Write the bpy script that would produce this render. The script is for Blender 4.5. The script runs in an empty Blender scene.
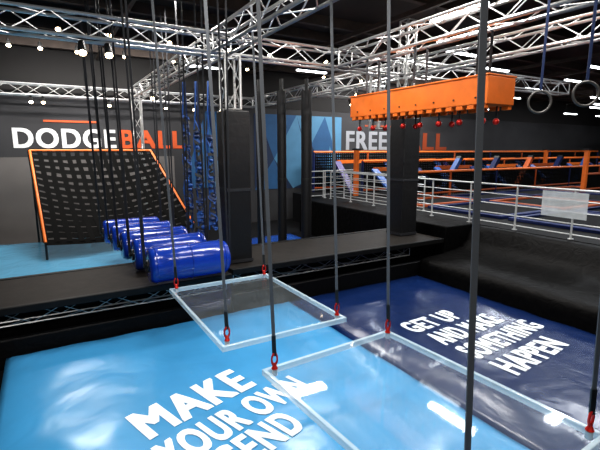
import bpy, bmesh, math, random
from mathutils import Vector, Matrix, noise
random.seed(4)
COL = bpy.context.scene.collection

# ------------------------------------------------------------------ materials
def mat(name, color, rough=0.5, metal=0.0, bump=None, coat=0.0, var=None, emit=None, estr=0.0, spec=.5, alpha=1.0):
    m = bpy.data.materials.new(name); m.use_nodes = True
    nt = m.node_tree; b = nt.nodes["Principled BSDF"]
    b.inputs["Base Color"].default_value = (*color, 1)
    b.inputs["Roughness"].default_value = rough
    b.inputs["Metallic"].default_value = metal
    b.inputs["Coat Weight"].default_value = coat
    b.inputs["Coat Roughness"].default_value = 0.15
    b.inputs["Specular IOR Level"].default_value = spec
    b.inputs["Alpha"].default_value = alpha
    if emit:
        b.inputs["Emission Color"].default_value = (*emit, 1)
        b.inputs["Emission Strength"].default_value = estr
    tc = nt.nodes.new("ShaderNodeTexCoord")
    if var:
        scale, amt = var
        n = nt.nodes.new("ShaderNodeTexNoise"); n.inputs["Scale"].default_value = scale; n.inputs["Detail"].default_value = 5
        nt.links.new(tc.outputs["Object"], n.inputs["Vector"])
        r = nt.nodes.new("ShaderNodeValToRGB")
        r.color_ramp.elements[0].position = .3; r.color_ramp.elements[1].position = .7
        r.color_ramp.elements[0].color = (*[c*(1-amt) for c in color], 1)
        r.color_ramp.elements[1].color = (*[min(1, c*(1+amt)) for c in color], 1)
        nt.links.new(n.outputs["Fac"], r.inputs["Fac"]); nt.links.new(r.outputs["Color"], b.inputs["Base Color"])
    if bump:
        scale, strength, dist, distort = bump
        n = nt.nodes.new("ShaderNodeTexNoise"); n.inputs["Scale"].default_value = scale
        n.inputs["Detail"].default_value = 2; n.inputs["Distortion"].default_value = distort
        nt.links.new(tc.outputs["Object"], n.inputs["Vector"])
        bp = nt.nodes.new("ShaderNodeBump"); bp.inputs["Strength"].default_value = strength; bp.inputs["Distance"].default_value = dist
        nt.links.new(n.outputs["Fac"], bp.inputs["Height"]); nt.links.new(bp.outputs["Normal"], b.inputs["Normal"])
    return m

def acrylic_mat():
    m = bpy.data.materials.new("clear_acrylic"); m.use_nodes = True; nt = m.node_tree
    for n in list(nt.nodes): nt.nodes.remove(n)
    out = nt.nodes.new("ShaderNodeOutputMaterial")
    tr = nt.nodes.new("ShaderNodeBsdfTransparent"); tr.inputs[0].default_value = (.99, 1, 1, 1)
    df = nt.nodes.new("ShaderNodeBsdfDiffuse"); df.inputs[0].default_value = (.85, .95, 1, 1)
    gl = nt.nodes.new("ShaderNodeBsdfGlossy"); gl.inputs["Roughness"].default_value = .04
    lw = nt.nodes.new("ShaderNodeLayerWeight"); lw.inputs[0].default_value = .5
    pw = nt.nodes.new("ShaderNodeMath"); pw.operation = 'POWER'; pw.inputs[1].default_value = 4
    ml = nt.nodes.new("ShaderNodeMath"); ml.operation = 'MULTIPLY_ADD'; ml.inputs[1].default_value = .15; ml.inputs[2].default_value = .03
    tc = nt.nodes.new("ShaderNodeTexCoord"); nz = nt.nodes.new("ShaderNodeTexNoise"); nz.inputs["Scale"].default_value = 3
    rg = nt.nodes.new("ShaderNodeMapRange"); rg.inputs[3].default_value = .01; rg.inputs[4].default_value = .045
    nt.links.new(tc.outputs["Object"], nz.inputs["Vector"]); nt.links.new(nz.outputs["Fac"], rg.inputs[0])
    m1 = nt.nodes.new("ShaderNodeMixShader"); m2 = nt.nodes.new("ShaderNodeMixShader")
    nt.links.new(rg.outputs[0], m1.inputs[0]); nt.links.new(tr.outputs[0], m1.inputs[1]); nt.links.new(df.outputs[0], m1.inputs[2])
    nt.links.new(lw.outputs["Facing"], pw.inputs[0]); nt.links.new(pw.outputs[0], ml.inputs[0])
    nt.links.new(ml.outputs[0], m2.inputs[0]); nt.links.new(m1.outputs[0], m2.inputs[1]); nt.links.new(gl.outputs[0], m2.inputs[2])
    nt.links.new(m2.outputs[0], out.inputs[0])
    return m

M = {}
M['mat_light'] = mat("vinyl_light_blue", (0.06, 0.30, 0.57), .24, bump=(1.3, .24, .06, 1.2), coat=.2, var=(1.2, .08))
M['mat_pale'] = mat("vinyl_pale_blue", (0.12, 0.40, 0.62), .18, bump=(2.0, .35, .05, 1.4), coat=.3, var=(1.2, .08))
M['mat_navy'] = mat("vinyl_navy", (0.005, 0.02, 0.085), .26, bump=(1.5, .28, .06, 1.3), coat=.1, var=(1.2, .12), spec=.45)
M['mat_blue'] = mat("vinyl_mid_blue", (0.01, 0.05, 0.24), .25, bump=(3, .4, .05, .9), coat=.2, var=(1.2, .15))
M['vinyl_black'] = mat("vinyl_black", (0.003, 0.003, 0.0035), .5, bump=(5, .5, .04, 1.2), spec=.2)
M['rumpled'] = mat("rumpled_black_vinyl", (0.0032, 0.003, 0.003), .5, bump=(4, .4, .05, 1.4), spec=.1, var=(9, .4))
M['print_white'] = mat("print_white", (0.8, 0.86, 0.9), .5, var=(4, .03))
M['deck'] = mat("deck_ply", (0.018, 0.015, 0.013), .6, var=(6, .3), bump=(30, .2, .01, 0), spec=.25)
M['deck_edge'] = mat("deck_edge", (0.006, 0.006, 0.006), .5, var=(10, .2), spec=.3)
M['alu'] = mat("truss_aluminium", (0.5, 0.5, 0.495), .34, metal=.75, var=(12, .08))
M['black_pad'] = mat("black_padding", (0.007, 0.007, 0.008), .5, bump=(8, .3, .02, .4))
M['strap'] = mat("strap_webbing", (0.11, 0.118, 0.13), .5, bump=(120, .4, .004, 0))
M['strap_dark'] = mat("strap_dark", (0.02, 0.021, 0.025), .6, bump=(120, .4, .004, 0))
M['strap_blue'] = mat("strap_blue", (0.015, 0.03, 0.09), .6, bump=(120, .4, .004, 0))
M['red'] = mat("red_anodised", (0.6, 0.025, 0.015), .3, metal=.3, var=(20, .1))
M['barrel'] = mat("barrel_blue_vinyl", (0.008, 0.045, 0.34), .2, coat=.5, bump=(6, .35, .02, .5), var=(3, .15))
M['orange'] = mat("orange_paint", (0.75, 0.17, 0.022), .45, var=(5, .1))
M['orange_dark'] = mat("orange_pad", (0.42, 0.08, 0.012), .5, var=(5, .12))
M['net'] = mat("net_webbing", (0.004, 0.004, 0.004), .85, bump=(90, .4, .004, 0), spec=.1)
M['acryl'] = acrylic_mat()
M['rim'] = mat("frosted_rim", (0.7, 0.85, 0.92), .1, var=(8, .05), coat=.6, alpha=.5)
M['wall'] = mat("wall_charcoal", (0.034, 0.034, 0.037), .8, var=(.8, .15), bump=(20, .1, .01, 0))
M['wall_dark'] = mat("wall_black", (0.01, 0.009, 0.009), .8, var=(.8, .12))
M['wall_low'] = mat("wall_lower_grey", (0.13, 0.12, 0.115), .8, var=(.8, .12))
M['ceiling'] = mat("ceiling_dark", (0.025, 0.018, 0.015), .8, var=(1.5, .2), bump=(3, .2, .03, 0))
M['joist'] = mat("ceiling_joist", (0.06, 0.044, 0.036), .7, var=(4, .2))
M['floor'] = mat("floor_dark", (0.008, 0.008, 0.009), .7, var=(2, .2), spec=.2)
M['white'] = mat("sign_white", (0.7, 0.7, 0.7), .5, var=(4, .03))
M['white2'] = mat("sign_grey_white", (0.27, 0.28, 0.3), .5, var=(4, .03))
M['sign_orange'] = mat("sign_orange", (0.55, 0.09, 0.02), .5, var=(4, .05))
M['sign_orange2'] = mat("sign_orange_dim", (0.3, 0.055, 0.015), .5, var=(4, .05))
M['mur1'] = mat("mural_sky", (0.07, 0.2, 0.33), .7, var=(2, .1))
M['mur2'] = mat("mural_blue", (0.016, 0.08, 0.19), .7, var=(2, .1))
M['mur3'] = mat("mural_deep", (0.008, 0.022, 0.06), .7, var=(2, .1))
M['rail'] = mat("rail_galvanised", (0.55, 0.56, 0.56), .4, metal=.4, var=(20, .1))
M['pad_blue'] = mat("pad_blue", (0.01, 0.02, 0.09), .5, var=(3, .15), spec=.3)
M['pad_bright'] = mat("pad_bright_blue", (0.02, 0.09, 0.32), .45, var=(3, .15))
M['bed'] = mat("trampoline_bed", (0.005, 0.005, 0.006), .75, var=(20, .2), spec=.15)
M['ringm'] = mat("ring_grey", (0.07, 0.065, 0.06), .4, var=(20, .2))
M['lens_w'] = mat("lamp_cool", (1, 1, 1), .4, emit=(.93, .97, 1), estr=7, var=(3, .01))
M['lens_warm'] = mat("lamp_warm", (1, .9, .7), .4, emit=(1, .78, .5), estr=14, var=(3, .01))
M['fixture'] = mat("fixture_black", (0.015, 0.015, 0.015), .4, var=(20, .2))
M['blueweb'] = mat("blue_webbing", (0.01, 0.07, 0.27), .5, bump=(60, .4, .005, 0))
M['navyweb'] = mat("navy_webbing", (0.006, 0.022, 0.085), .5, bump=(60, .4, .005, 0))
M['banner'] = mat("banner_white", (0.7, 0.75, 0.77), .4, var=(6, .1), alpha=.4)
M['violet'] = mat("pad_violet", (0.06, 0.04, 0.16), .5, var=(6, .1))

# ------------------------------------------------------------------ mesh helpers
def bbox(bm, x0, x1, y0, y1, z0, z1):
    r = bmesh.ops.create_cube(bm, size=1)
    bmesh.ops.scale(bm, vec=(x1-x0, y1-y0, z1-z0), verts=r['verts'])
    bmesh.ops.translate(bm, vec=((x0+x1)/2, (y0+y1)/2, (z0+z1)/2), verts=r['verts'])
    return r['verts']

def bcyl(bm, p0, p1, r, seg=10, r2=None):
    p0 = Vector(p0); p1 = Vector(p1); d = p1-p0
    rr = bmesh.ops.create_cone(bm, cap_ends=True, segments=seg, radius1=r, radius2=r if r2 is None else r2, depth=d.length)
    q = d.to_track_quat('Z', 'Y').to_matrix().to_4x4()
    bmesh.ops.transform(bm, matrix=Matrix.Translation((p0+p1)/2) @ q, verts=rr['verts'])
    return rr['verts']

def bstrip(bm, p0, p1, w, th, side=(1, 0, 0)):
    p0 = Vector(p0); p1 = Vector(p1); d = (p1-p0).normalized()
    s = Vector(side); s = (s - d*s.dot(d)).normalized(); n = d.cross(s)
    vs = []
    for p in (p0, p1):
        for a, b in ((-1, -1), (1, -1), (1, 1), (-1, 1)):
            vs.append(bm.verts.new(p + s*a*w/2 + n*b*th/2))
    for f in ((0, 1, 2, 3), (7, 6, 5, 4), (0, 4, 5, 1), (1, 5, 6, 2), (2, 6, 7, 3), (3, 7, 4, 0)):
        bm.faces.new([vs[i] for i in f])

def bribbon(bm, pts, w, side):
    """flat webbing band following a list of points"""
    s = Vector(side).normalized(); a = [bm.verts.new(Vector(p)+s*w/2) for p in pts]; b = [bm.verts.new(Vector(p)-s*w/2) for p in pts]
    for i in range(len(pts)-1): bm.faces.new((a[i], a[i+1], b[i+1], b[i]))

def bsphere(bm, c, r, seg=14, sc=(1, 1, 1)):
    rr = bmesh.ops.create_uvsphere(bm, u_segments=seg, v_segments=max(6, seg//2+2), radius=r)
    bmesh.ops.scale(bm, vec=sc, verts=rr['verts'])
    bmesh.ops.translate(bm, vec=c, verts=rr['verts'])

def btorus(bm, c, R, r, axis='Y', su=32, sv=8, sc=(1, 1, 1)):
    c = Vector(c); ring = []
    for i in range(su):
        a = 2*math.pi*i/su
        row = []
        for j in range(sv):
            b = 2*math.pi*j/sv
            rad = R + r*math.cos(b); h = r*math.sin(b)
            if axis == 'Y': v = Vector((rad*math.cos(a)*sc[0], h, rad*math.sin(a)*sc[2]))
            elif axis == 'X': v = Vector((h, rad*math.cos(a)*sc[1], rad*math.sin(a)*sc[2]))
            else: v = Vector((rad*math.cos(a)*sc[0], rad*math.sin(a)*sc[1], h))
            row.append(bm.verts.new(c+v))
        ring.append(row)
    for i in range(su):
        for j in range(sv):
            bm.faces.new((ring[i][j], ring[(i+1) % su][j], ring[(i+1) % su][(j+1) % sv], ring[i][(j+1) % sv]))

def obj(name, bm, m, loc=(0, 0, 0), parent=None, bevel=0, smooth=False, label=None, category=None, kind=None, group=None):
    loc = Vector(loc)
    bmesh.ops.translate(bm, vec=-loc, verts=bm.verts)
    bmesh.ops.recalc_face_normals(bm, faces=bm.faces)
    me = bpy.data.meshes.new(name); bm.to_mesh(me); bm.free()
    if smooth:
        for p in me.polygons: p.use_smooth = True
    o = bpy.data.objects.new(name, me); me.materials.append(m); COL.objects.link(o)
    if parent is not None:
        o.parent = parent; o.location = loc - Vector(parent.location)
    else:
        o.location = loc
    if bevel:
        bv = o.modifiers.new("Bevel", 'BEVEL'); bv.width = bevel; bv.segments = 3; bv.limit_method = 'ANGLE'
    tag(o, label, category, kind, group)
    return o

def tag(o, label=None, category=None, kind=None, group=None):
    if label: o["label"] = label
    if category: o["category"] = category
    if kind: o["kind"] = kind
    if group: o["group"] = group

def root(name, loc, label, category, group=None):
    e = bpy.data.objects.new(name, None); e.empty_display_size = .1
    e.location = loc; COL.objects.link(e); tag(e, label, category, None, group)
    return e

def NB(): return bmesh.new()

def text_obj(s, name, m, org, du, dv, w, h, nrm, parent=None, spread=.034, n=2, step=.0003, hfun=None):
    """flat lettering: org = left end of baseline, du = reading direction, dv = up direction of letters"""
    cu = bpy.data.curves.new(name, 'FONT'); cu.body = s; cu.size = 1
    cu.space_character = 1.06+spread*1.5; cu.resolution_u = 4; cu.fill_mode = 'FRONT'
    to = bpy.data.objects.new(name, cu); COL.objects.link(to)
    dg = bpy.context.evaluated_depsgraph_get()
    me = bpy.data.meshes.new_from_object(to.evaluated_get(dg))
    bpy.data.objects.remove(to)
    if hfun:
        tb = NB(); tb.from_mesh(me)
        for _ in range(3):
            es = [e for e in tb.edges if e.calc_length() > .16]
            if es: bmesh.ops.subdivide_edges(tb, edges=es, cuts=1)
            bmesh.ops.triangulate(tb, faces=tb.faces)
        tb.to_mesh(me); tb.free()
    base = [v.co.copy() for v in me.vertices]; polys = [list(p.vertices) for p in me.polygons]
    verts = []; faces = []
    k = 0
    for i in range(-n, n+1):
        for j in (-1, 0, 1):
            o_ = len(verts)
            verts += [Vector((b.x+i*spread/n, b.y+j*spread*.6, k)) for b in base]
            faces += [[a+o_ for a in p] for p in polys]; k += 1
    x0 = min(v.x for v in verts); x1 = max(v.x for v in verts); y0 = min(v.y for v in verts); y1 = max(v.y for v in verts)
    org = Vector(org); du = Vector(du).normalized(); dv = Vector(dv).normalized(); nrm = Vector(nrm)
    pl = Vector(parent.location) if parent is not None else Vector((0, 0, 0))
    out = []
    for v in verts:
        p = org + du*((v.x-x0)/(x1-x0)*w) + dv*((v.y-y0)/(y1-y0)*h) + nrm*(v.z*step)
        if hfun: p.z += hfun(p.x, p.y)
        out.append(p-pl)
    m2 = bpy.data.meshes.new(name); m2.from_pydata([tuple(v) for v in out], [], faces); m2.materials.append(m)
    o = bpy.data.objects.new(name, m2); COL.objects.link(o)
    if parent is not None: o.parent = parent
    return o

# ------------------------------------------------------------------ room shell
def struct(name, b, m):
    bm = NB(); bbox(bm, *b)
    return obj(name, bm, m, ((b[0]+b[1])/2, (b[2]+b[3])/2, b[4]), kind="structure")
X0, X1, Y0, Y1, ZF, ZC = -6, 40, -4, 18, -.3, 6.6
struct("floor", (X0, X1, Y0, Y1, ZF-.1, ZF), M['floor'])
struct("ceiling", (X0, X1, Y0, Y1, ZC, ZC+.1), M['ceiling'])
struct("wall_back", (X0, X1, Y1, Y1+.15, ZF, ZC), M['wall'])
struct("wall_left", (X0-.15, X0, Y0, Y1, ZF, ZC), M['wall_dark'])
struct("wall_right", (X1, X1+.15, Y0, Y1, ZF, ZC), M['wall'])
struct("wall_front", (X0, X1, Y0-.15, Y0, ZF, ZC), M['wall_dark'])
struct("trim_1", (X0, X1, Y1-.02, Y1-.002, 4.85, ZC-.01), M['wall_dark'])
k = 2
for y in (2.0, 5.0, 7.8, 10.5, 11.9, 13.2, 14.6, 15.9, 17.2):
    struct("trim_%d" % k, (X0, X1, y-.07, y+.07, ZC-.26, ZC), M['joist']); k += 1
for x in (-1, 2, 5, 8, 11, 14, 17, 20, 23, 26, 29, 33):
    struct("trim_%d" % k, (x-.05, x+.05, Y0+.01, Y1-.03, ZC-.38, ZC-.27), M['joist']); k += 1
struct("trim_%d" % k, (X0, 4.6, Y1-.03, Y1-.002, ZF, 2.75), M['wall_low'])

WX, WZ, WN = (1, 0, 0), (0, 0, 1), (0, -1, 0)
r = root("wall_lettering", (2, 17.99, 3.05), "large white and orange DODGEBALL lettering on charcoal wall", "sign")
text_obj("DODGE", "white_letters", M['white'], (-.86, 17.98, 3.06), WX, WZ, 3.3, .7, WN, r)
text_obj("BALL", "orange_letters", M['sign_orange'], (2.58, 17.98, 3.06), WX, WZ, 2.5, .7, WN, r)
bm = NB(); bbox(bm, 0.1, 1.9, 17.975, 17.99, 3.98, 4.05); obj("orange_stripe", bm, M['sign_orange'], (0.9, 17.97, 4), r)
r = root("wall_lettering", (16, 17.99, 3.05), "large grey-white FREE and orange lettering on charcoal wall", "sign")
text_obj("FREE", "white_letters", M['white2'], (13.3, 17.98, 3.0), WX, WZ, 2.75, .95, WN, r)
text_obj("FALL", "orange_letters", M['sign_orange2'], (16.3, 17.98, 3.0), WX, WZ, 4.4, .95, WN, r)
bm = NB(); bbox(bm, 14.5, 17.5, 17.975, 17.99, 4.2, 4.28); obj("orange_stripe", bm, M['sign_orange2'], (16, 17.97, 4.2), r)

r = root("wall_mural", (10.5, 17.98, 1.2), "geometric painted wall mural of blue triangles", "mural")
def tri(pts, m, nm, dy):
    bm = NB(); vs = [bm.verts.new((p[0], 17.985-dy, p[1])) for p in pts]; bm.faces.new(vs)
    obj(nm, bm, m, (10.5, 17.98, 1.2), r)
tri([(8.2, 1.2), (13.0, 1.2), (13.0, 4.6), (8.2, 4.6)], M['mur3'], "base_field", 0)
tri([(8.4, 4.6), (10.4, 4.6), (9.2, 2.6)], M['mur2'], "triangle", .004)
tri([(10.4, 4.6), (13.0, 4.6), (13.0, 1.2), (11.6, 1.2)], M['mur2'], "triangle", .004)
tri([(12.0, 4.6), (13.0, 4.6), (13.0, 2.0)], M['mur1'], "triangle", .006)
tri([(9.2, 2.6), (10.4, 4.6), (11.3, 1.6), (10.2, 1.2)], M['mur1'], "triangle", .006)
tri([(10.4, 4.6), (11.0, 2.9), (12.0, 4.6)], M['mur1'], "triangle", .008)
tri([(11.2, 3.3), (12.4, 1.2), (10.8, 1.2)], M['mur3'], "triangle", .01)
tri([(8.2, 1.2), (9.2, 2.6), (9.8, 1.2)], M['mur2'], "triangle", .004)
tri([(12.3, 3.2), (13.0, 1.2), (12.0, 1.2)], M['mur1'], "triangle", .012)
r = root("wall_mural", (6, 17.98, 1.2), "light blue painted wall stripe beside lettering", "mural")
tri([(4.9, 1.4), (6.1, 1.4), (7.0, 4.6), (6.0, 4.6)], M['mur2'], "triangle", .002)
tri([(6.1, 1.4), (7.0, 1.4), (7.0, 4.2)], M['mur1'], "triangle", .002)

# ------------------------------------------------------------------ mats (puffy airbags)
def make_h(x0, x1, y0, y1, amp, seed):
    def h(x, y):
        d = min(x-x0, x1-x, y-y0, y1-y); d = max(0, d)
        e = 1-math.exp(-d/.22)
        n1 = noise.noise(Vector((x*.55, y*.55, seed)))
        wx = x+.5*noise.noise(Vector((x*.8, y*.8, seed+5)))
        n2 = 1-abs(noise.noise(Vector((wx*1.5, y*.9, seed+9))))*2
        n3 = noise.noise(Vector((x*3.2, y*2.4, seed+3)))
        near = math.exp(-d/.5)
        return -.09*(1-e) + amp*e*(n1*1.6 + n2*.35) + .014*n3*(.15+near)
    return h
def mat_thing(x0, x1, y0, y1, m, label, amp=.035, seed=1.0, ztop=0.0, cell=.085):
    r = root("landing_mat", ((x0+x1)/2, (y0+y1)/2, -.3), label, "mat", "vinyl landing mats")
    h = make_h(x0, x1, y0, y1, amp, seed)
    nx = int((x1-x0)/cell); ny = int((y1-y0)/cell); bm = NB(); g = []
    for j in range(ny+1):
        g.append([bm.verts.new((x0+(x1-x0)*i/nx, y0+(y1-y0)*j/ny, ztop+h(x0+(x1-x0)*i/nx, y0+(y1-y0)*j/ny))) for i in range(nx+1)])
    for j in range(ny):
        for i in range(nx): bm.faces.new((g[j][i], g[j][i+1], g[j+1][i+1], g[j+1][i]))
    rim = [g[0][i] for i in range(nx+1)] + [g[j][nx] for j in range(1, ny+1)] + [g[ny][i] for i in range(nx-1, -1, -1)] + [g[j][0] for j in range(ny-1, 0, -1)]
    low = [bm.verts.new((v.co.x, v.co.y, -.3)) for v in rim]
    for i in range(len(rim)):
        k2 = (i+1) % len(rim); bm.faces.new((rim[i], rim[k2], low[k2], low[i]))
    bm.faces.new(low)
    obj("mat_cover", bm, m, r.location, r, smooth=True)
    return r, h
def slogan(r, h, O, ang, lines):
    a = math.radians(ang); du = Vector((math.cos(a), math.sin(a), 0)); dv = Vector((-math.sin(a), math.cos(a), 0))
    for s, st, w, hh, off in lines:
        o = Vector((O[0], O[1], .007)) - dv*off + du*st
        text_obj(s, "printed_word", M['print_white'], o, du, dv, w, hh, (0, 0, 1), r, spread=.045, hfun=h)
r, h = mat_thing(-.75, 4.12, .2, 7.45, M['mat_light'], "light blue vinyl crash mat printed with white slogan", .03, 1.3)
slogan(r, h, (.7, 4.28), 17, (("MAKE", 0, 1.5, .57, 0), ("YOUR OWN", -.07, 2.02, .47, .59), ("LEGEND", -.12, 1.4, .45, 1.08)))
r, h = mat_thing(4.14, 7.8, .2, 7.45, M['mat_navy'], "navy blue vinyl crash mat printed with white slogan", .035, 4.7)
slogan(r, h, (5.08, 4.8), 6, (("GET UP", 0, 1.35, .44, 0), ("AND MAKE", 0, 1.75, .44, .56), ("SOMETHING", 0, 2.05, .44, 1.12), ("HAPPEN", 0, 1.6, .44, 1.68)))
mat_thing(-3.5, 3.2, 9.6, 16.0, M['mat_pale'], "pale glossy blue vinyl crash mat under the cargo net", .03, 8, .15, .16)
mat_thing(3.3, 7.6, 9.6, 13.5, M['mat_blue'], "blue vinyl crash mat behind the platform", .03, 9, .05, .16)

# ------------------------------------------------------------------ trusses
def truss(p0, p1, label, w=.35, bay=.52, cr=.03, br=.012):
    p0 = Vector(p0); p1 = Vector(p1); d = p1-p0; L = d.length; u = d.normalized()
    if abs(u.z) > .9: a, b = Vector((1, 0, 0)), Vector((0, 1, 0))
    else: a = Vector((0, 0, 1)); b = u.cross(a).normalized()
    c = (p0+p1)/2
    r = root("box_truss", c, label, "truss", "aluminium box trusses")
    cor = [(-1, -1), (1, -1), (1, 1), (-1, 1)]
    off = [a*(i*w/2)+b*(j*w/2) for i, j in cor]
    for o_ in off:
        bm = NB(); bcyl(bm, p0+o_, p1+o_, cr, 8); obj("chord", bm, M['alu'], c, r)
    bm = NB(); n = max(2, round(L/bay))
    for f in range(4):
        A, B = off[f], off[(f+1) % 4]
        for i in range(n):
            q0 = p0+d*(i/n); q1 = p0+d*((i+1)/n)
            if i % 2 == 0: bcyl(bm, q0+A, q1+B, br, 6)
            else: bcyl(bm, q0+B, q1+A, br, 6)
        for q in (p0, p1): bcyl(bm, q+A, q+B, br*1.3, 6)
    obj("lattice", bm, M['alu'], c, r)
    return r
ZT = 4.98
truss((-4, 8.3, ZT), (7.7, 8.3, ZT), "long silver aluminium box truss above the wooden platform")
truss((-5, 17.4, ZT), (8.0, 17.4, ZT), "silver aluminium box truss along the charcoal wall")
truss((3.05, 8.55, ZT), (3.05, 17.15, ZT), "silver aluminium box truss over the barrel run")
truss((3.05, 1.0, ZT), (3.05, 8.05, ZT), "silver aluminium box truss over the clear swings")
truss((7.95, 8.55, ZT), (7.95, 17.15, ZT), "silver aluminium box truss beyond the black pillar")
truss((7.95, 1.0, ZT), (7.95, 8.1, ZT), "silver aluminium box truss over the black ledge")
truss((8.2, 12.6, ZT), (14, 12.6, ZT), "silver aluminium cross truss over the railing")
truss((8.2, 8.3, ZT), (15, 8.3, ZT), "silver aluminium cross truss running over the railing")
truss((3.05, 16.8, -.3), (3.05, 16.8, 4.76), "upright silver aluminium truss leg by the wall", .28)
truss((3.25, 8.2, 3.78), (3.25, 8.2, 4.77), "short upright silver truss standing above black pillar", .3)
truss((8.2, 8.55, 3.84), (8.2, 8.55, 6.2), "upright silver truss standing above black pillar", .28)
truss((5.9, 2.0, ZT), (5.9, 8.05, ZT), "silver aluminium box truss above the orange beam")
truss((7.15, 8.35, 3.5), (7.15, 8.35, 4.77), "upright silver aluminium truss hanging under cross truss", .3)

# ------------------------------------------------------------------ platforms
def platform(x0, x1, zt, lab):
    c = ((x0+x1)/2, 8.4, -.3)
    r = root("wooden_platform", c, lab, "platform", "walkway platforms")
    bm = NB(); bbox(bm, x0, x1, 7.56, 9.2, zt-.07, zt); obj("deck", bm, M['deck'], c, r, bevel=.01)
    bm = NB(); bbox(bm, x0, x1, 7.46, 7.56, zt-.11, zt+.012); obj("edge_pad", bm, M['deck_edge'], c, r, bevel=.015)
    bm = NB(); bbox(bm, x0, x1, 9.2, 9.32, zt-.17, zt+.012); obj("edge_pad", bm, M['deck_edge'], c, r, bevel=.015)
    bm = NB(); bbox(bm, x0, x1, 7.93, 9.3, -.3, zt-.1); obj("skirt", bm, M['vinyl_black'], c, r)
    bm = NB(); bbox(bm, x0, x1, 7.56, 9.2, zt-.1, zt-.07); obj("under_frame", bm, M['deck_edge'], c, r)
    bm = NB(); bbox(bm, x0, x1, 7.5, 7.62, -.3, zt-.5); obj("front_pad", bm, M['vinyl_black'], c, r, bevel=.03)
platform(-4, 2.9, .67, "dark plywood walkway platform with black skirt under barrels")
platform(2.91, 8.7, .75, "raised dark plywood platform between the two black pillars")
truss((-4, 7.76, .43), (2.85, 7.76, .43), "silver aluminium box truss carrying the wooden platform", w=.2, bay=.4, cr=.016, br=.008)
truss((3.0, 7.76, .5), (7.7, 7.76, .5), "silver aluminium box truss carrying the raised platform", w=.2, bay=.4, cr=.016, br=.008)

r = root("padded_ledge", (8.8, 3.7, -.3), "dark padded black vinyl bank between navy mat and railing", "padding")
bm = NB()
prof = [(7.82, -.3), (7.82, .1), (7.84, .24), (7.9, .33), (8.1, .36), (8.35, .37), (8.6, .38), (8.85, .4), (9.1, .43), (9.35, .5), (9.55, .7), (9.68, .93), (9.76, 1.0), (9.9, 1.02), (9.9, -.3)]
ny = 100; rows = []
for j in range(ny+1):
    y = 7.44*j/ny
    def rz(px): return .025*noise.noise(Vector((px*1.8, y*1.3, 2)))+.012*(1-abs(noise.noise(Vector((px*3.5, y*2.6, 7))))*2)-.01
    rows.append([bm.verts.new((px, y, pz+(rz(px) if 2 < q < 13 and px < 9.9 else 0))) for q, (px, pz) in enumerate(prof)])
for j in range(ny):
    for q in range(len(prof)-1): bm.faces.new((rows[j][q], rows[j][q+1], rows[j+1][q+1], rows[j+1][q]))
bm.faces.new(rows[0]); bm.faces.new(rows[-1])
obj("ledge_body", bm, M['rumpled'], r.location, r, smooth=True)
r = root("padded_ledge", (9.2, 12, -.3), "black vinyl padded wall below the railing", "padding")
bm = NB(); bbox(bm, 8.8, 9.9, 7.5, 15, -.3, 1.05); obj("ledge_body", bm, M['rumpled'], r.location, r, bevel=.05)

for (x, y, s, zt) in ((3.25, 8.1, .5, 3.75), (8.2, 8.5, .55, 3.81)):
    r = root("padded_pillar", (x, y, .75), "square black padded pillar standing on the raised platform", "pillar", "black padded pillars")
    bm = NB(); bbox(bm, x-s/2, x+s/2, y-s/2, y+s/2, .75, zt); obj("pad_sleeve", bm, M['black_pad'], (x, y, .75), r, bevel=.03)
    for z in (.77, 2.2):
        bm = NB(); bbox(bm, x-s/2-.01, x+s/2+.01, y-s/2-.01, y+s/2+.01, z, z+.06); obj("hook_band", bm, M['strap_dark'], (x, y, .75), r)
for (x, y, rr) in ((5.45, 10.2, .12), (6.0, 9.85, .14), (5.0, 10.6, .1)):
    r = root("padded_post", (x, y, 0), "tall round black padded post", "post", "round padded posts")
    bm = NB(); bcyl(bm, (x, y, 0), (x, y, 4.5), rr, 20); obj("pad_sleeve", bm, M['black_pad'], (x, y, 0), r)
    bm = NB(); bcyl(bm, (x, y, 4.5), (x, y, 4.8), .05, 12); obj("steel_core", bm, M['fixture'], (x, y, 0), r)
    bm = NB(); bcyl(bm, (x, y, 2.2), (x, y, 2.26), rr+.008, 20); obj("hook_band", bm, M['fixture'], (x, y, 0), r)

# ------------------------------------------------------------------ cargo net
B0, B1 = Vector((-.15, 12.8, .62)), Vector((3.85, 13.1, .75))
A0, A1 = Vector((-.35, 15.6, 2.98)), Vector((3.2, 15.6, 2.98))
r = root("cargo_net", (1.6, 13, 0), "sloping black webbing cargo net in an orange steel frame", "cargo net")
nh, nv = 14, 14
jit = {}
def netp(i, j):
    if (i, j) not in jit:
        jx = random.uniform(-.08, .08) if 0 < j < nv else 0; jy = random.uniform(-.08, .08) if 0 < i < nh else 0
        jit[(i, j)] = (jx, jy)
    s = (j+jit[(i, j)][0])/nv; t = (i+jit[(i, j)][1])/nh
    p = B0.lerp(B1, s).lerp(A0.lerp(A1, s), t)
    p.z -= .3*math.sin(math.pi*t)*math.sin(math.pi*s)**.8 + .14*(1-t)*math.sin(math.pi*s); return p
for i in range(nh+1):
    bm = NB(); bribbon(bm, [netp(i, j) for j in range(nv+1)], .19, (0, .75, .65))
    obj("cross_webbing", bm, M['net'], r.location, r)
for j in range(nv+1):
    bm = NB(); bribbon(bm, [netp(i, j)+Vector((0, -.012, .012)) for i in range(nh+1)], .14, (1, 0, 0))
    obj("long_webbing", bm, M['net'], r.location, r)
for nm, p, q, mm in (("top_rail", A0, A1, 'orange'), ("frame_side", A0, B0, 'orange'), ("frame_side", A1, B1, 'orange')):
    bm = NB(); bcyl(bm, p, q, .04, 12); obj(nm, bm, M[mm], r.location, r)
for p in (A0, A1):
    bm = NB(); bcyl(bm, (p.x, p.y, .1), p, .03, 10); obj("leg", bm, M['fixture'], r.location, r)
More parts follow.
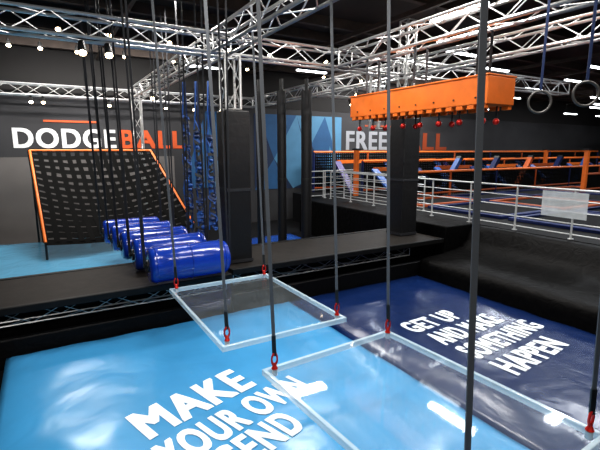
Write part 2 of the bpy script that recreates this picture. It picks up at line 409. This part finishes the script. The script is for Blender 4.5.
for p in (B0, B1):
    bm = NB(); bcyl(bm, (p.x, p.y, .12), p, .03, 10); obj("foot", bm, M['fixture'], r.location, r)

# ------------------------------------------------------------------ barrels
def barrel(x, y, z, L=1.4, R=.31):
    r = root("rolling_barrel", (x, y, z-R), "glossy blue vinyl rolling barrel hanging on black straps", "barrel", "row of blue rolling barrels")
    bm = NB(); prof = [(-L/2, R*.3), (-L/2, R*.8), (-L/2+.02, R*.92), (-L/2+.07, R), (-L/4, R*1.005), (0, R), (L/4, R*1.005), (L/2-.07, R), (L/2-.02, R*.92), (L/2, R*.8), (L/2, R*.3)]
    seg = 36; rows = []
    for px, pr in prof:
        rows.append([bm.verts.new((x+px, y+pr*math.cos(2*math.pi*i/seg), z+pr*math.sin(2*math.pi*i/seg))) for i in range(seg)])
    for a, b in zip(rows, rows[1:]):
        for i in range(seg): bm.faces.new((a[i], a[(i+1) % seg], b[(i+1) % seg], b[i]))
    bm.faces.new(rows[0]); bm.faces.new(rows[-1])
    obj("barrel_body", bm, M['barrel'], r.location, r, smooth=True)
    for px in (-L/2+.1, L/2-.1, 0):
        bm = NB(); btorus(bm, (x+px, y, z), R+.002, .012, 'X', 36, 6); obj("piping", bm, M['barrel'], r.location, r)
    bm = NB(); bcyl(bm, (x-L/2-.08, y, z), (x+L/2+.08, y, z), .035, 12); obj("axle", bm, M['fixture'], r.location, r)
    for s in (-1, 1):
        bm = NB(); bcyl(bm, (x+s*(L/2-.01), y, z), (x+s*(L/2+.03), y, z), .11, 20); obj("hub", bm, M['fixture'], r.location, r)
    return r
def thin_strap(p0, p1, grp, lab, w=.03, m='strap_dark'):
    r = root("suspension_strap", p1, lab, "strap", grp)
    bm = NB(); bstrip(bm, p1, p0, w, .006, (.86, -.5, 0)); obj("webbing", bm, M[m], r.location, r)
    return r
L = 1.4
for i in range(5):
    f = i/4
    x, y, z = 2.08-.22*f, 7.45+4.5*f, 1.05-.14*f
    barrel(x, y, z)
    for s in (-1, 1):
        xe = x+s*(L/2+.06)
        for e in (-1, 1):
            r = thin_strap((xe-.08 if s < 0 else xe, y+e*.22, 6.2), (xe, y+e*.05, z+.03), "barrel straps", "thin black webbing strap holding a blue barrel", .032)
            bm = NB(); btorus(bm, (xe, y+e*.05, z+.02), .045, .009, 'X', 16, 6); obj("shackle", bm, M['fixture'], r.location, r)

# ------------------------------------------------------------------ clear swings
LEAN = Vector((-.15, .09, 0))
def strap(x, y, z, ztop=6.2, w=.036, lean=1.0, straps_label="grey webbing strap with red carabiner at a swing corner"):
    r = root("suspension_strap", (x, y, z), straps_label, "strap", "swing platform straps")
    b = Vector((x, y, z+.16)); t = Vector((x, y, ztop))+LEAN*lean; d = (t-b).normalized()
    bm = NB(); bstrip(bm, b, t, w, .012, (.86, -.5, 0)); obj("webbing", bm, M['strap'], r.location, r)
    bm = NB(); bstrip(bm, b, b+d*.22, w*1.2, .02, (.86, -.5, 0)); obj("sewn_sleeve", bm, M['fixture'], r.location, r)
    bm = NB(); btorus(bm, (x, y, z+.12), .032, .011, 'Y', 20, 6, (1, 1, 1.9)); obj("carabiner", bm, M['red'], r.location, r)
    bm = NB(); bcyl(bm, (x, y, z+.02), (x, y, z+.07), .035, 10, .012); obj("ring_base", bm, M['red'], r.location, r)
def swing(x0, x1, y0, y1, z, lab, rot=0):
    c = Vector(((x0+x1)/2, (y0+y1)/2, z))
    r = root("clear_swing_platform", c, lab, "swing platform", "clear swing platforms")
    r.rotation_euler.z = math.radians(rot)
    bm = NB(); bbox(bm, x0+.03, x1-.03, y0+.03, y1-.03, z, z+.03); obj("clear_panel", bm, M['acryl'], c, r)
    e = .045
    for b in ((x0, x1, y0, y0+e), (x0, x1, y1-e, y1), (x0, x0+e, y0+e, y1-e), (x1-e, x1, y0+e, y1-e)):
        bm = NB(); bbox(bm, *b, z-.035, z+.035); obj("rim", bm, M['rim'], c, r, bevel=.01)
    R_ = Matrix.Rotation(math.radians(rot), 3, 'Z')
    for cx in (x0+.1, x1-.1):
        for cy in (y0+.1, y1-.1):
            bm = NB(); bcyl(bm, (cx, cy, z-.015), (cx, cy, z+.05), .03, 12); obj("corner_bolt", bm, M['rail'], c, r)
            q = R_ @ (Vector((cx, cy, z))-c) + c
            strap(q.x, q.y, z+.04)
swing(1.6, 3.4, 4.5, 7.0, .7, "clear acrylic swing platform with pale rim hanging from four straps")
swing(1.84, 3.67, 1.38, 3.86, .7, "clear acrylic swing platform with pale rim hanging over the slogan", 3)

# ------------------------------------------------------------------ orange beam with grips
r = root("overhead_grip_beam", (5.9, 5.8, 3.6), "solid orange wooden beam with notched lower edge hung above navy mat", "beam")
bm = NB(); bbox(bm, 5.57, 6.2, 4.15, 7.4, 3.66, 4.06); obj("beam_box", bm, M['orange'], r.location, r, bevel=.014)
for i in range(16):
    y = 4.18+.203*i
    for x0_ in (5.575, 6.12):
        bm = NB(); bbox(bm, x0_, x0_+.075, y, y+.12, 3.6, 3.66); obj("notched_tooth", bm, M['orange'], r.location, r, bevel=.006)
bm = NB(); bbox(bm, 5.555, 6.21, 4.14, 7.41, 4.06, 4.085); obj("top_board", bm, M['orange'], r.location, r, bevel=.006)
for y in (4.35, 5.3, 6.3, 7.2):
    bm = NB(); bbox(bm, 5.6, 6.17, y-.05, y+.05, 4.085, 4.15); obj("top_bracket", bm, M['fixture'], r.location, r)
for i in range(8):
    y = 4.35+.4*i
    bm = NB(); bcyl(bm, (5.56, y, 3.76), (5.575, y, 3.76), .014, 10); obj("bolt", bm, M['fixture'], r.location, r)
for y in (4.5, 5.8, 7.1):
    for x in (5.75, 6.05):
        thin_strap((x, y, 4.79), (x, y, 4.16), "beam straps", "short black strap holding the orange beam", .04)
for i in range(8):
    for x in (5.72, 6.04):
        if x > 6 and i % 2: continue
        y = 4.32+.42*i; dz = .17
        g = root("ball_grip", (x, y, 3.6-dz-.06), "red ball hand grip hanging on short cord", "grip", "red ball grips")
        bm = NB(); bcyl(bm, (x, y, 3.66), (x, y, 3.6-dz), .014, 6); obj("cord", bm, M['strap_dark'], g.location, g)
        bm = NB(); bsphere(bm, (x, y, 3.6-dz), .05, 16); obj("ball", bm, M['red'], g.location, g, smooth=True)

for (x, y, z, R) in ((4.13, 2.5, 3.45, .1), (3.85, 1.95, 3.45, .095)):
    g = root("gymnastic_ring", (x, y, z-R), "dark gymnastic ring hanging on a dark blue strap", "ring", "gymnastic rings")
    bm = NB(); btorus(bm, (x, y, z), R, .012, 'Y', 36, 10)
    bmesh.ops.rotate(bm, cent=(x, y, z), matrix=Matrix.Rotation(-.7, 3, 'Z'), verts=bm.verts)
    obj("ring_grip", bm, M['ringm'], g.location, g, smooth=True)
    bm = NB(); bstrip(bm, (x, y, z+R-.01), (x+.01, y, 6.2), .024, .006, (.86, -.5, 0)); obj("webbing", bm, M['strap_blue'], g.location, g)

# ------------------------------------------------------------------ blue climbing nets
for k_, (x, y) in enumerate(((3.42, 12.0), (3.68, 11.75), (3.94, 11.5))):
    zt = 3.9-.2*k_; zb = .6+.1*k_
    g = root("climbing_rope_net", (x, y, zb), "loose tangled hanging net of blue and black webbing", "climbing net", "blue hanging climbing nets")
    for a in range(4):
        ang = a*1.571+.4
        bm = NB(); pts = [(x+.1*math.cos(ang)*(1-.8*max(0, (q-6))/4)+random.uniform(-.04, .04)*(q < 9), y+.1*math.sin(ang), zb+(4.8-zb)*q/10) for q in range(11)]
        bribbon(bm, pts, .04, (.86, -.5, 0)); obj("hanging_web", bm, M[('navyweb', 'strap_dark', 'blueweb')[a % 3]], g.location, g)
    q = 0; z = zb+.05
    while z < zt:
        s = 1 if random.random() > .5 else -1; w_ = random.uniform(.09, .14); kx = x+random.uniform(-.06, .06)
        pts = [(x-w_*s, y-.05, z+random.uniform(-.08, .12)), (kx, y-.11, z+random.uniform(-.1, .1)), (x+w_*s, y-.02, z+random.uniform(-.05, .3))]
        bm = NB(); bribbon(bm, pts, random.uniform(.06, .11), (0, .3, 1)); obj("cross_web", bm, M[('navyweb', 'blueweb', 'strap_dark')[random.randrange(3)]], g.location, g)
        if random.random() < .5:
            bm = NB(); bsphere(bm, (kx, y-.06, z), random.uniform(.05, .09), 10, (1, 1, .7)); obj("knot", bm, M[('navyweb', 'blueweb')[random.randrange(2)]], g.location, g)
        z += random.uniform(.09, .14); q += 1

# ------------------------------------------------------------------ railings
def railing(p0, p1, zb, h=1.1, lab="galvanised steel safety railing with five rails"):
    p0 = Vector((*p0, zb)); p1 = Vector((*p1, zb)); d = p1-p0; n = max(1, round(d.length/1.3))
    c = (p0+p1)/2; g = root("safety_railing", c, lab, "railing", "safety railings")
    for i in range(n+1):
        q = p0+d*(i/n)
        bm = NB(); bcyl(bm, q, q+Vector((0, 0, h)), .024, 8); bcyl(bm, q, q+Vector((0, 0, .02)), .06, 10); obj("post", bm, M['rail'], c, g)
    for j, f in enumerate((1, .78, .55, .32, .1)):
        bm = NB(); bcyl(bm, p0+Vector((0, 0, h*f)), p1+Vector((0, 0, h*f)), .024 if j == 0 else .015, 8); obj("rail", bm, M['rail'], c, g)
railing((10.0, 1.0), (10.0, 14.5), 1.03)
railing((8.9, 14.7), (9.85, 14.7), 1.05)
railing((10.1, 15.2), (11.8, 15.2), 1.03)
railing((10.6, 10.0), (10.6, 14.4), 1.03)
bm = NB(); bbox(bm, 9.955, 9.965, 4.75, 5.75, 1.5, 2.08)
obj("hanging_banner", bm, M['banner'], (9.96, 5.2, 1.5), label="plain white translucent sheet tied to the steel railing", category="banner")

# ------------------------------------------------------------------ trampoline hall
g = root("trampoline_deck", (24, 9, -.3), "raised dark deck carrying the trampolines", "deck")
bm = NB(); bbox(bm, 9.92, 39, 0, 17.5, -.3, 1.03); obj("deck_body", bm, M['floor'], g.location, g)
def trampoline(x0, x1, y0, y1, pm, lab):
    g = root("trampoline", ((x0+x1)/2, (y0+y1)/2, 1.03), lab, "trampoline", "grid of trampolines")
    bm = NB(); e = .2
    bbox(bm, x0, x1, y0, y0+e, 1.03, 1.12); bbox(bm, x0, x1, y1-e, y1, 1.03, 1.12)
    bbox(bm, x0, x0+e, y0+e, y1-e, 1.03, 1.12); bbox(bm, x1-e, x1, y0+e, y1-e, 1.03, 1.12)
    bmesh.ops.remove_doubles(bm, verts=bm.verts, dist=.001)
    obj("pad_surround", bm, pm, g.location, g, bevel=.02)
    bm = NB(); bbox(bm, x0+e, x1-e, y0+e, y1-e, 1.03, 1.06); obj("jump_bed", bm, M['bed'], g.location, g)
for i in range(8):
    for j in range(4):
        x = 11.2+i*3.3; y = 1.6+j*3.0
        org = (i+j) % 3 == 0
        trampoline(x, x+3.1, y, y+(2.8 if j < 3 else 1.8), M['orange_dark'] if org else M['pad_blue'], "orange padded black trampoline bed" if org else "blue padded black trampoline bed")
def divider(x, y0, y1, z0, z1, axis='Y', m1='orange'):
    c = ((x, (y0+y1)/2, 1.03) if axis == 'Y' else ((y0+y1)/2, x, 1.03))
    g = root("orange_barrier_frame", c, "orange padded barrier frame between trampolines with dark net", "barrier", "orange barrier frames")
    def P(a, z): return (x, a, z) if axis == 'Y' else (a, x, z)
    bm = NB(); bcyl(bm, P(y0, z1), P(y1, z1), .055, 8); obj("top_beam", bm, M[m1], c, g)
    bm = NB(); bcyl(bm, P(y0, z0+.1), P(y1, z0+.1), .05, 8); obj("bottom_beam", bm, M['orange_dark'], c, g)
    n = max(1, round((y1-y0)/3.3))
    for i in range(n+1):
        a = y0+(y1-y0)*i/n
        bm = NB(); bcyl(bm, P(a, 1.03), P(a, z1), .06, 8); obj("post", bm, M['orange_dark'] if i % 2 else M['pad_blue'], c, g)
    bm = NB()
    for k2 in range(1, 14):
        z = z0+(z1-z0)*k2/14; bcyl(bm, P(y0, z), P(y1, z), .03, 4)
    m_ = int((y1-y0)/.12)
    for k2 in range(m_): bcyl(bm, P(y0+.12*k2, 1.1), P(y0+.12*k2, z1), .026, 4)
    obj("net", bm, M['net'], c, g)
divider(17.4, 11, 37, 1.1, 2.9, 'X')
divider(15.35, 12.3, 36, 1.1, 2.5, 'X')
divider(12.85, 12.0, 34, 1.1, 2.1, 'X', 'orange')
divider(10.5, 21.3, 37.5, 1.1, 1.9, 'X', 'orange_dark')
def angled(x, w, y0, y1, h, ml, mr, mt):
    g = root("angled_trampoline", (x+w/2, (y0+y1)/2, 1.03), "slanted wall trampoline with padded sides and orange edge", "trampoline", "angled wall trampolines")
    bm = NB(); v = [bm.verts.new(p) for p in ((x, y0, 1.04), (x+w, y0, 1.04), (x+w, y1, h), (x, y1, h))]; bm.faces.new(v); obj("jump_bed", bm, M['bed'], g.location, g)
    for xx, mm in ((x, ml), (x+w, mr)):
        bm = NB(); bstrip(bm, (xx, y0-.02, 1.08), (xx, y1-.02, h+.05), .34, .08); obj("side_pad", bm, M[mm], g.location, g)
    bm = NB(); bstrip(bm, (x, y1, h+.05), (x+w, y1, h+.05), .16, .1, (0, 0, 1)); obj("top_pad", bm, M[mt], g.location, g)
for i in range(7):
    angled(12+i*3.6, 3, 15.6, 16.9, 2.4, 'pad_blue' if i % 2 else 'violet', 'pad_bright', 'orange')
for i in range(6):
    angled(12.6+i*3.9, 2.6, 13.5, 14.9, 2.1, 'pad_bright', 'pad_blue', 'orange_dark' if i % 2 else 'orange')
for i in range(9):
    x = 12.2+i*2.7; m1 = ('pad_blue', 'pad_bright', 'pad_blue', 'orange_dark')[i % 4]
    g = root("slanted_pad_brace", (x+.5, 13.15, 1.03), "slanted padded brace with end collar beside barrier net", "brace", "slanted padded braces")
    bm = NB(); bstrip(bm, (x, 13.15, 1.08), (x+1.1, 13.15, 2.6), .24, .16, (0, 1, 0)); obj("pad_sleeve", bm, M[m1], g.location, g)
    bm = NB(); bstrip(bm, (x+1.1, 13.15, 2.6), (x+1.15, 13.15, 2.68), .26, .18, (0, 1, 0)); obj("end_collar", bm, M['fixture'], g.location, g)
for (x, y) in ((21.0, 10.3), (31.0, 9.3), (11.6, 14.9), (26.0, 15.05)):
    g = root("orange_post", (x, y, 1.03), "tall orange padded post in the trampoline hall", "post", "orange posts")
    bm = NB(); bbox(bm, x-.09, x+.09, y-.09, y+.09, 1.03, 3.0); obj("pad_sleeve", bm, M['orange'], g.location, g, bevel=.02)
    bm = NB(); bbox(bm, x-.14, x+.14, y-.14, y+.14, 3.0, 3.06); obj("cap", bm, M['fixture'], g.location, g)

# ------------------------------------------------------------------ lamps, plus an added fill light
def area(x, y, z, sx, sy, p, col=(1, .97, .93), rot=(0, 0, 0)):
    ld = bpy.data.lights.new("ceiling_or_fill_light", 'AREA'); ld.shape = 'RECTANGLE'; ld.size = sx; ld.size_y = sy; ld.energy = p; ld.color = col
    o = bpy.data.objects.new("ceiling_or_fill_light", ld); o.location = (x, y, z); o.rotation_euler = rot; COL.objects.link(o)
for (x, y) in ((0, 4), (3.5, 1.5), (6, 5), (2.5, 10), (6.5, 11), (0.5, 14.5), (4, 6), (9, 2.5)):
    area(x, y, 6.15, 1.8, .4, 150)
for (x, y) in ((9.6, 7.6), (8.6, 9.2)):
    area(x, y, 6.15, .3, 1.6, 110)
for (x, y) in ((13, 6), (20, 6), (20, 13), (28, 7), (28, 14), (35, 10), (14, 15)):
    area(x, y, 6.1, 2.4, .3, 175, (.92, .96, 1))
area(2, 15.5, 6.1, 6, .3, 340, (1, .97, .93), (math.radians(30), 0, 0))
area(15, 15.5, 6.1, 8, .3, 300, (1, .97, .93), (math.radians(30), 0, 0))
area(-2.0, -2.6, 5.2, 2.5, .6, 130, (1, .97, .93), (math.radians(58), 0, math.radians(-32)))  # added soft fill from behind the camera, stands for no real fixture

def tube(x, y, z, L=1.4, ax='X'):
    g = root("tube_lamp", (x, y, z), "glowing white tube lamp under the dark ceiling", "ceiling lamp", "ceiling tube lamps")
    dx, dy = (L/2, .08) if ax == 'X' else (.08, L/2)
    bm = NB(); bbox(bm, x-dx, x+dx, y-dy, y+dy, z+.05, z+.12); obj("housing", bm, M['fixture'], g.location, g)
    bm = NB(); bbox(bm, x-dx+.02, x+dx-.02, y-dy+.02, y+dy-.02, z, z+.05); obj("diffuser", bm, M['lens_w'], g.location, g)
    for s in (-1, 1):
        px, py = (x+s*dx*.8, y) if ax == 'X' else (x, y+s*dy*.8)
        bm = NB(); bcyl(bm, (px, py, z+.12), (px, py, ZC), .008, 6); obj("hanger", bm, M['fixture'], g.location, g)
for (x, y) in ((15.5, 14.1), (22, 13.7), (18.5, 9), (29, 14), (26, 9.6), (12, 10), (35, 14), (33, 10.5), (9.5, 15.2), (5.5, 16.5), (14, 16.8), (19, 16.5), (24.5, 16.5), (12.5, 13.9), (15.5, 11.2), (21, 11.2), (10.8, 11.6)):
    tube(x, y, 6.05)
for (x, y) in ((25, 12), (30, 16), (34, 16), (36, 12), (20, 15), (31, 12), (17, 12.5), (23, 10), (28, 10), (36, 15), (27, 13), (22, 16.8), (16.5, 16.8), (33, 13)): tube(x, y, 5.3)
tube(8.4, 7.2, 6.05, 1.6, 'Y'); tube(10.2, 8.6, 6.05, 1.6, 'Y')
def spot(x, y, z, aim=(0, -.5, -.8), zt=None):
    g = root("spot_lamp", (x, y, z), "small black stage spotlight with warm glowing lens", "spotlight", "warm spotlights")
    a = Vector(aim).normalized(); p = Vector((x, y, z))
    bm = NB(); bcyl(bm, p-a*.14, p+a*.08, .05, 14, .075); obj("housing", bm, M['fixture'], g.location, g)
    bm = NB(); bcyl(bm, p+a*.08, p+a*.095, .06, 14); obj("lens", bm, M['lens_warm'], g.location, g)
    bm = NB(); bcyl(bm, p, (x, y, z+.13 if zt is None else zt), .012, 6); obj("yoke", bm, M['fixture'], g.location, g)
for (x, y, z) in ((.7, 8.25, 4.64), (1.1, 8.25, 4.64), (-.2, 17.3, 4.64), (.15, 17.3, 4.64), (4.2, 17.3, 4.64), (5.3, 17.3, 4.64), (6.4, 17.3, 4.64), (3.05, 14.2, 4.64), (2.2, 17.3, 4.64), (7.95, 15, 4.64), (9.5, 12.6, 4.64), (11.5, 12.6, 4.64), (7.95, 10.3, 4.64)):
    spot(x, y, z)
for (x, y) in ((1.2, 15.9), (1.8, 13.2), (4.2, 15.9), (5.2, 13.2), (2.6, 15.9), (0.2, 15.9), (3.4, 13.2), (7.0, 15.9), (8.8, 13.2), (0.6, 13.2), (-.6, 15.9), (10.5, 15.9), (6.6, 13.2), (12.5, 15.9)):
    spot(x, y, 6.1, zt=6.34)

# ------------------------------------------------------------------ world + camera
w = bpy.data.worlds.new("World"); bpy.context.scene.world = w; w.use_nodes = True
w.node_tree.nodes["Background"].inputs[0].default_value = (.5, .55, .6, 1); w.node_tree.nodes["Background"].inputs[1].default_value = .3
cd = bpy.data.cameras.new("Camera"); cam = bpy.data.objects.new("Camera", cd); COL.objects.link(cam)
cam.location = (0, 0, 3); cam.rotation_euler = (math.radians(90-9.9), 0, math.radians(-30.5))
cd.sensor_width = 36; cd.lens = 25.8; cd.sensor_fit = 'HORIZONTAL'; cd.clip_start = .05; cd.clip_end = 200
bpy.context.scene.camera = cam
bpy.context.scene.view_settings.view_transform = 'Standard'
try: bpy.context.scene.view_settings.look = 'Medium High Contrast'
except Exception: bpy.context.scene.view_settings.look = 'None'
bpy.context.scene.view_settings.exposure = .15
